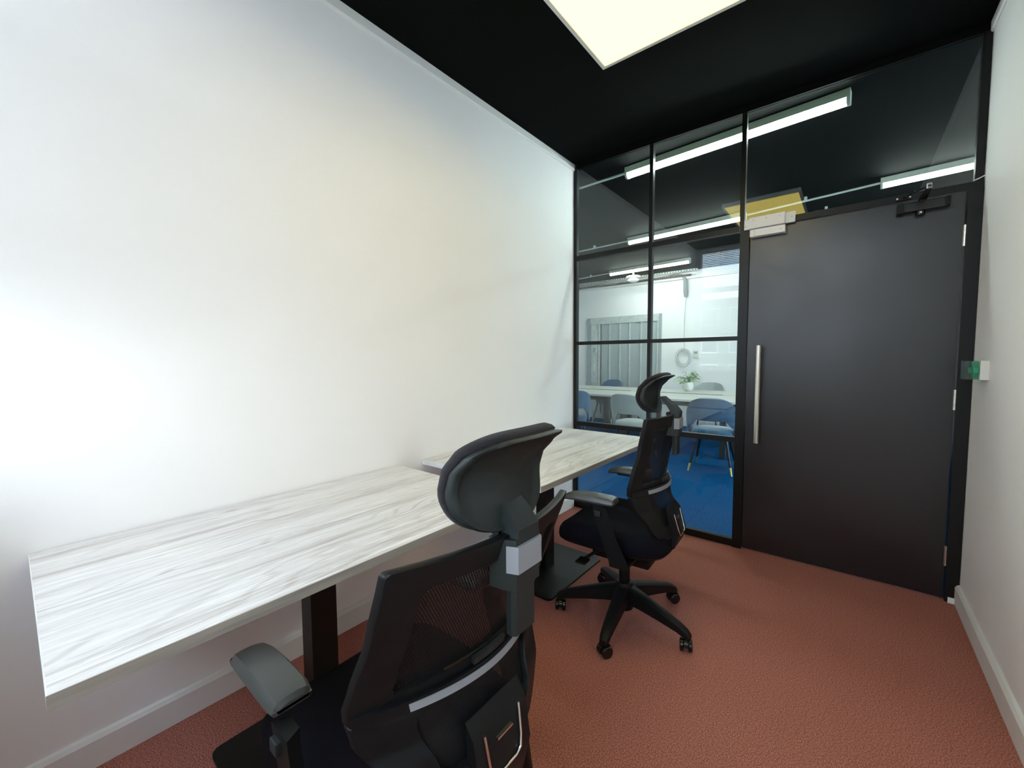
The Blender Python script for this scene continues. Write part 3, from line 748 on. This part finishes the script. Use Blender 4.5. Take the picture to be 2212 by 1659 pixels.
# ================================================================== TASK CHAIRS
def task_chair(label, loc, th_, up=0.0, head=0.0, zs=1.0, arm_up=0.0, back_off=0.0, seat_fwd=0.0, arm_fwd=0.0, base_a=0.0):
    """local frame: sitter faces +Y, right is +X.  up raises everything above the gas lift"""
    t = thing('office_chair', label, 'office chair', loc, PI / 2 + th_, group='black mesh office chairs')
    GL = M
    # ---- five star base
    hub = MB().lathe([(.030, .050), (.044, .058), (.048, .165), (.038, .190)], n=24).obj('base_hub', M['blackplastic'], t, smooth=40)
    for k in range(5):
        a = base_a + 2 * PI * k / 5; ca, sa = math.cos(a), math.sin(a)
        def P(r, s_, z): return (ca * r - sa * s_, sa * r + ca * s_, z)
        mb = MB(); rings = []
        for r, wd, zt, zb in ((.030, .034, .178, .092), (.10, .031, .162, .092), (.20, .027, .136, .082), (.285, .023, .112, .070), (.318, .021, .098, .058), (.336, .017, .082, .056)):
            rings.append([P(r, -wd, zb + .006), P(r, -wd * .7, zb), P(r, wd * .7, zb), P(r, wd, zb + .006), P(r, wd * .9, zt - .008), P(r, wd * .45, zt), P(r, -wd * .45, zt), P(r, -wd * .9, zt - .008)])
        mb.rings(rings)
        mb.obj('base_arm', M['blackplastic'], t, smooth=35)
        # caster: swivel a little
        sw = a + .5 + .9 * k; cx_, cy_ = ca * .318, sa * .318
        cs = MB().cyl(0, 0, .045, .066, .011, 12).obj('caster', M['blackplastic'], t, loc=(cx_, cy_, 0), rotz=sw, smooth=40)
        mb = MB(); n = 10
        mb.prism([(-.026 + .0, .030)] + [(-.004 - .030 * math.cos(PI * q / n), .031 + .031 * math.sin(PI * q / n)) for q in range(n + 1)] + [(.024, .026), (-.02, .024)], 'x', -.008, .008)
        mb.obj('caster_hood', M['blackgloss'], cs, smooth=40)
        for sx in (-1, 1):
            a0_, a1_ = (.009, .026) if sx > 0 else (-.026, -.009)
            MB().tube([(a0_, -.004, .0275), (a0_ + .003, -.004, .0275), (a1_ - .003, -.004, .0275), (a1_, -.004, .0275)], [.0235, .027, .027, .0235], 20).obj('caster_wheel', M['blackgloss'], cs, smooth=35)
    MB().cyl(0, 0, .16, .275 + up * .4, .0265, 22).obj('lift_sleeve', M['blackplastic'], t, smooth=40)
    MB().cyl(0, 0, .275 + up * .4, .375 + up, .0135, 18).obj('gas_lift', M['chrome'], t, smooth=40)
    # ---- mechanism and seat
    Z = up
    bx(-.10, .10, -.15, .13, .325 + Z, .418 + Z, bev=.012).obj('tilt_mechanism', M['blackplastic'], t, smooth=30)
    lv = MB().tube([(-.06, .06, .375 + Z), (-.15, .10, .362 + Z), (-.20, .12, .352 + Z)], .008, 8).obj('tilt_lever', M['blackplastic'], t)
    bx(-.255, -.195, .095, .145, .345 + Z, .355 + Z, bev=.003).obj('lever_paddle', M['blackgloss'], lv)
    sy = seat_fwd
    def sring(s_, z, dz):
        out = []; n = 40
        for k in range(n):
            a = 2 * PI * k / n; c_, q = math.cos(a), math.sin(a); e_ = 2 / 4.2
            x = .250 * math.copysign(abs(c_) ** e_, c_) * s_; y = .268 * math.copysign(abs(q) ** e_, q) * s_ + .022
            x *= 1 - .06 * max(0, -y / .2)
            zz = z + dz * (.35 * (x / .25) ** 2 - .9 * max(0, (y - .12) / .17) ** 2)
            out.append((x, y + sy, zz + Z))
        return out
    MB().rings([sring(.80, .415, 0), sring(.94, .418, .02), sring(.985, .432, .03)]).obj('seat_pan', M['blackplastic'], t, smooth=50)
    MB().rings([sring(.985, .434, .03), sring(1.0, .455, .04), sring(.99, .485, .045), sring(.94, .506, .05), sring(.80, .512, .04), sring(.5, .508, .03), sring(.15, .505, .0)]).obj('seat_cushion', M['navyfabric'], t, smooth=70)
    # ---- backrest shape
    BO = back_off
    wt = [(.47, .150), (.52, .178), (.58, .205), (.66, .243), (.74, .256), (.90, .246), (1.045, .246)]
    st = [(.47, .200), (.52, .180), (.58, .160), (.65, .112), (.72, .094), (.80, .112), (.90, .137), (1.045, .163)]
    ctt = [(.47, .240), (.56, .222), (.64, .190), (.74, .168), (.85, .182), (1.045, .218)]
    def bo(z): return BO * (1 - .8 * max(0, 1.045 - z) / .5)
    def zm(z):
        f = lambda q: 1.045 - (1.045 - q) * zs if q < 1.045 else q
        if z >= .5: return f(z)
        k = max(0, (z - .40) / .10); return z + (f(z) - z) * k
    def SF(xn, z, off=0.0):
        """point on the back surface: xn in -1..1 of the half width, off = outwards (backwards)"""
        w_ = lerp_tab(wt, z); s_ = lerp_tab(st, z); c_ = lerp_tab(ctt, z)
        b = c_ - (c_ - s_) * abs(xn) ** 1.9
        return Vector((xn * w_, -(b + off) - bo(z), zm(z) + Z))
    def rrect(x0, x1, z0, z1, r0, r1, n=8, m_=10):
        """rounded rectangle loop in (xn, z); r0 bottom radius, r1 top radius (in metres)"""
        pts = []; W_ = .25
        def seg(a, b, k):
            for q in range(k): pts.append((a[0] + (b[0] - a[0]) * q / k, a[1] + (b[1] - a[1]) * q / k))
        def arc(cx_, cz, r, a0):
            for q in range(n):
                a = math.radians(a0 + 90 * q / n); pts.append((cx_ + r / W_ * math.cos(a), cz + r * math.sin(a)))
        seg((x0 + r0 / W_, z0), (x1 - r0 / W_, z0), m_); arc(x1 - r0 / W_, z0 + r0, r0, -90)
        seg((x1, z0 + r0), (x1, z1 - r1), m_); arc(x1 - r1 / W_, z1 - r1, r1, 0)
        seg((x1 - r1 / W_, z1), (x0 + r1 / W_, z1), m_); arc(x0 + r1 / W_, z1 - r1, r1, 90)
        seg((x0, z1 - r1), (x0, z0 + r0), m_); arc(x0 + r0 / W_, z0 + r0, r0, 180)
        return pts
    def ringframe(name, outer, inner, th, m, sm=40, off=0.0):
        mb = MB(); prof = [(0, th * .15), (0, th * .85), (.03, th), (.97, th), (1, th * .8), (1, 0), (.97, -.0), (.03, 0)]
        loops = []
        for f, o_f in prof:
            loops.append([mb.bm.verts.new(SF(a[0] + (b2[0] - a[0]) * f, a[1] + (b2[1] - a[1]) * f, o_f + off)) for a, b2 in zip(outer, inner)])
        n = len(outer)
        for i in range(len(loops)):
            A_, B_ = loops[i], loops[(i + 1) % len(loops)]
            for k in range(n):
                mb.bm.faces.new((A_[k], A_[(k + 1) % n], B_[(k + 1) % n], B_[k]))
        return mb.obj(name, m, t, smooth=sm)
    ringframe('back_frame', rrect(-1, 1, .705, 1.045, .004, .010), rrect(-.745, .745, .748, .992, .012, .030), .018, M['blackplastic'])
    ringframe('lower_back_frame', rrect(-1, 1, .495, .703, .060, .004), rrect(-.62, .62, .545, .690, .035, .020), .020, M['blackplastic'])
    MB().grid(lambda u, v: SF((u * 2 - 1) * .77, .742 + (.998 - .742) * v, .006), 28, 14, uv=True).obj('mesh_panel', M['mesh'], t, smooth=80)
    MB().grid(lambda u, v: SF((u * 2 - 1) * .65, .538 + (.694 - .538) * v, .004), 24, 8, uv=True).obj('lumbar_mesh', M['mesh'], t, smooth=80)
    # lumbar support pad behind the mesh, silver band that sweeps across the back
    def band(x0, x1, z0, z1, off0, off1, th, m, name, n=28, par=None, lift=0.0):
        def f(u, v):
            xn = x0 + (x1 - x0) * u; k = 1 - min(1, abs(xn)) ** 2
            return SF(xn, z0 + (z1 - z0) * v + lift * (k - 1), off0 + off1 * k)
        return MB().grid(f, n, 2, thick=th).obj(name, m, par or t, smooth=50)
    lb = band(-.97, .97, .700, .728, .014, .008, .008, M['blackplastic'], 'lumbar_band')
    band(-.66, .66, .705, .721, .022, .009, .002, M['greyplastic'], 'silver_strip', par=lb)
    band(-.40, .40, .752, .757, .012, .004, .004, M['blackgloss'], 'lumbar_rail', par=lb)
    band(-.16, .18, .732, .750, .014, .004, .010, M['shell'], 'lumbar_slider', par=lb)
    # ---- spine bracket with chrome trim at the bottom of the back
    mb = MB()
    prof = [(-.215, .630), (-.240, .600), (-.268, .500), (-.255, .450), (-.18, .400), (-.10, .385), (-.10, .402), (-.17, .425), (-.225, .470), (-.235, .520)]
    rings = []
    for x_, q in ((-.075, .90), (-.066, 1.0), (.066, 1.0), (.075, .90)):
        rings.append([(x_, p[0] - (bo(p[1]) if p[0] < -.16 else .3 * BO), zm(p[1]) + Z) for p in prof])
    mb.rings(rings)
    sb = mb.obj('spine_bracket', M['blackplastic'], t, smooth=30)
    mb = MB()
    zt = .596; y_ = -.270 - bo(.50); y2 = -.244 - bo(.596); y3 = -.262 - bo(.53); zz = lambda q: zm(q) + Z
    mb.tube([(-.050, y2, zz(zt)), (-.046, y3, zz(.53)), (-.040, y_, zz(.505)), (-.026, y_, zz(.498)), (.026, y_, zz(.498)), (.040, y_, zz(.505)), (.046, y3, zz(.53)), (.050, y2, zz(zt))], .0032, 8)
    mb.obj('chrome_trim', M['chrome'], sb, smooth=50)
    mb = MB(); mb.box(-.022, .022, y2 - .009, y2 - .002, zz(.568), zz(.5725))
    mb.obj('chrome_badge', M['chrome'], sb)
    # wings that carry the lower back down to the seat mechanism
    for s_ in (-1, 1):
        MB().tube([(s_ * .05, -.12, .392 + Z), (s_ * .13, -.19 - BO * .5, .420 + Z), (s_ * .125, -.205 - bo(.47), zm(.470) + Z), (s_ * .10, -.215 - bo(.52), zm(.52) + Z)], [.016, .018, .016, .010], 10).obj('back_wing', M['blackplastic'], t, smooth=50)
    # ---- headrest post, clamp, arm
    mb = MB(); y0 = -.211 - BO
    mb.prism([(-.032, y0 - .026), (-.026, y0 - .034), (.026, y0 - .034), (.032, y0 - .026), (.030, y0 - .014), (-.030, y0 - .014)], 'z', .862 + Z, .985 + Z)
    hp = mb.obj('headrest_post', M['shell'], t, smooth=30)
    mb = MB(); mb.prism([(-.044, y0 - .020), (-.034, y0 - .040), (.034, y0 - .040), (.044, y0 - .020), (.048, y0 + .010), (-.048, y0 + .010)], 'z', .950 + Z, 1.040 + Z)
    mb.obj('post_bracket', M['shell'], hp, smooth=25)
    mb = MB(); mb.prism([(-.042, y0 - .024), (-.034, y0 - .045), (.034, y0 - .045), (.042, y0 - .024), (.039, y0 - .022), (-.039, y0 - .022)], 'z', .981 + Z, 1.029 + Z)
    mb.obj('silver_clamp', M['greyplastic'], hp, smooth=25)
    yt = y0 - .022
    mb = MB()
    rings = []
    for (yy, zz, hw, hd) in ((yt, 1.034, .030, .019), (yt - .001, 1.056, .030, .019), (yt + .018, 1.082, .029, .016), (yt + .045, 1.106, .028, .012), (yt + .060, 1.122, .026, .008)):
        rings.append([(-hw, yy - hd, zz + Z), (hw, yy - hd, zz + Z), (hw, yy + hd, zz + Z * 1), (-hw, yy + hd, zz + Z)])
    mb.rings(rings); mb.obj('headrest_arm', M['shell'], t, smooth=20)
    MB().tube([(-.040, y0 + .004, 1.048 + Z), (.040, y0 + .004, 1.048 + Z)], .009, 14).obj('pivot_pin', M['blackgloss'], t, smooth=40)
    # ---- headrest: saddle shaped shell and cushion
    zc, hw, hh = 1.134, .124, .087
    hb = [(1.034, .190), (1.08, .196), (1.12, .192), (1.16, .194), (1.19, .214), (1.222, .250)]
    def HS(p, q, grow, dep):
        """p,q in the unit disc -> point; superellipse outline"""
        x = p * hw * grow; z = zc + q * hh * grow
        tz = .6 * max(0, -dep - .005) * max(0, q)
        b = lerp_tab(hb, z) + head - .036 * (p * grow) ** 2 * (1 - .6 * max(0, q))
        return (x, -(b + dep) - BO, z + tz + Z)
    def disc(rlist):
        rings = []; n = 72
        for rr, dep in rlist:
            ring = []
            for k in range(n):
                a = 2 * PI * k / n; c_, q = math.cos(a), math.sin(a); e_ = 2 / (4.6 if q > 0 else 2.5)
                pp_, qq = math.copysign(abs(c_) ** e_, c_), math.copysign(abs(q) ** e_, q)
                ring.append(HS(pp_ * rr, qq * rr, 1.0, dep))
            rings.append(ring)
        return rings
    MB().rings(disc([(.05, .001), (.4, .001), (.7, .001), (.84, .002), (.90, .009), (.965, .013), (1.0, .008), (1.0, -.004), (.97, -.008), (.6, -.010), (.1, -.010)])).obj('headrest_shell', M['shell'], t, smooth=60)
    MB().rings(disc([(.1, -.012), (.8, -.012), (.93, -.011), (.98, -.007), (1.012, -.010), (1.016, -.017), (.985, -.026), (.88, -.032), (.6, -.035), (.3, -.035), (.05, -.035)])).obj('headrest_cushion', M['headfabric'], t, smooth=70)
    # ---- armrests
    Z = up + arm_up
    for s_ in (-1, 1):
        xa = s_ * .262; ya = .02
        g = MB()
        rings = []
        for (yy, zz, hw_, hd_) in ((-.085, .400, .016, .042), (-.080, .425, .016, .042), (-.045, .50, .014, .037), (-.012, .58, .013, .033), (.004, .630, .013, .033), (.006, .652, .014, .033)):
            xx = xa + s_ * .020
            rings.append([(xx - hw_, yy - hd_, zz + Z), (xx + hw_, yy - hd_ * .6, zz + Z), (xx + hw_, yy + hd_ * .6, zz + Z), (xx - hw_, yy + hd_, zz + Z)])
        g.rings(rings); ab = g.obj('armrest_post', M['blackplastic'], t, smooth=25)
        bx(min(s_ * .08, xa + s_ * .02), max(s_ * .08, xa + s_ * .02), -.115, -.055, .392 + Z, .408 + Z, bev=.004).obj('armrest_foot', M['blackplastic'], ab)
        bx(xa + s_ * .036 - .007, xa + s_ * .036 + .007, .0, .028, .610 + Z, .635 + Z, bev=.003).obj('height_button', M['shell'], ab)
        bx(xa - .026, xa + .026, arm_fwd - .07, arm_fwd + .08, .648 + Z, .664 + Z, bev=.004).obj('pad_carrier', M['blackplastic'], ab)
        def pring(y, z0, z1, hx):
            q = .010
            return [(xa - hx + .004, y, z0 + Z), (xa + hx - .004, y, z0 + Z), (xa + hx, y, z0 + .008 + Z), (xa + hx - .003, y, z1 - q + Z), (xa + hx - q, y, z1 - .001 + Z), (xa + hx * .3, y, z1 + .0015 + Z), (xa - hx * .3, y, z1 + .0015 + Z), (xa - hx + q, y, z1 - .001 + Z), (xa - hx + .003, y, z1 - q + Z), (xa - hx, y, z0 + .008 + Z)]
        o2 = arm_fwd
        MB().rings([pring(o2 - .112, .668, .680, .030), pring(o2 - .106, .664, .689, .037), pring(o2 - .085, .663, .694, .040), pring(o2, .662, .694, .040), pring(o2 + .07, .660, .689, .039), pring(o2 + .105, .656, .681, .037), pring(o2 + .128, .653, .671, .033), pring(o2 + .134, .654, .664, .028)]).obj('armrest_pad', M['pad'], t, smooth=28)
    return t
task_chair('far black mesh office chair, its five-star base in full view beside the glass partition', (1.01, -1.22, 0), .06, up=0.0, head=-.045, arm_fwd=.055, base_a=math.radians(-9.5 - 90) - .06)
task_chair('near black mesh office chair at the near desk, cut off by the picture bottom', (1.08, -2.55, 0), 0.0, up=-.052, zs=.86, arm_up=.036, head=.02, back_off=.08, seat_fwd=.08, arm_fwd=.135, base_a=math.radians(20))

# ================================================================== OUTSIDE (seen only as a reflection of the window)
S(bx(-40, 40, -70, YB - .3, -3.2, -3.0), 'ground', M['asphalt'])
def building(x0, x1, y0, y1, z1, m, label, nx, nz):
    t = thing('building', label, 'building', ((x0 + x1) / 2, (y0 + y1) / 2, -3))
    hx, hy = (x1 - x0) / 2, (y1 - y0) / 2; h = z1 + 3
    bx(-hx, hx, -hy, hy, 0, h).obj('walls', m, t)
    bx(-hx - .2, hx + .2, -hy - .2, hy + .2, h, h + .35).obj('parapet', M['concrete'], t)
    for i in range(nx):
        for k in range(nz):
            cx_ = -hx + (i + .5) * 2 * hx / nx; cz = (k + .55) * h / nz; ww, wh = hx / nx * .62, h / nz * .30
            f = bx(cx_ - ww, cx_ + ww, hy, hy + .08, cz - wh, cz + wh).obj('window', M['upvc'], t)
            bx(cx_ - ww * .88, cx_ + ww * .88, hy + .08, hy + .10, cz - wh * .86, cz + wh * .86).obj('pane', M['darkglass'], f)
building(-9, -1.5, -40, -30, 5.2, M['concrete'], 'pale concrete block reflected in the glass, left of the bare tree', 4, 4)
building(-.5, 5, -44, -34, 7.5, M['concrete'], 'taller pale concrete block reflected in the glass, behind the bare tree', 3, 5)
building(7, 16, -38, -28, 4.0, M['brickred'], 'low red-brown building opposite, beyond the bare tree', 4, 3)
tr = thing('bare_tree', 'bare leafless tree outside, reflected in the glass partition', 'tree', (.9, -10.5, -3.0))
rnd = random.Random(11)
mb = MB(); mb.tube([(0, 0, 0), (.05, 0, 1.4), (0, .05, 2.6), (.1, 0, 3.4)], [.16, .13, .11, .08], 8); mb.obj('trunk', M['bark'], tr, smooth=60)
mb = MB()
def branch(p, d, L_, r, dep):
    q = p + d * L_; mid = (p + q) / 2 + Vector((rnd.uniform(-1, 1), rnd.uniform(-1, 1), rnd.uniform(-.3, .6))) * L_ * .08
    mb.tube([p, mid, q], [r, r * .8, r * .6], 5)
    if dep == 0: return
    for _ in range(3 if dep > 1 else 2):
        e_ = (d + Vector((rnd.uniform(-1, 1), rnd.uniform(-1, 1), rnd.uniform(-.25, .8))) * .75).normalized()
        branch(q if rnd.random() > .35 else mid, e_, L_ * rnd.uniform(.62, .85), r * .58, dep - 1)
for k in range(7):
    a = k * 2 * PI / 7 + .3
    branch(Vector((.05, 0, 2.2 + .18 * k)), Vector((math.cos(a), math.sin(a), .9 + .1 * k)).normalized(), .95, .05, 4)
mb.obj('branches', M['bark'], tr, kind='stuff')
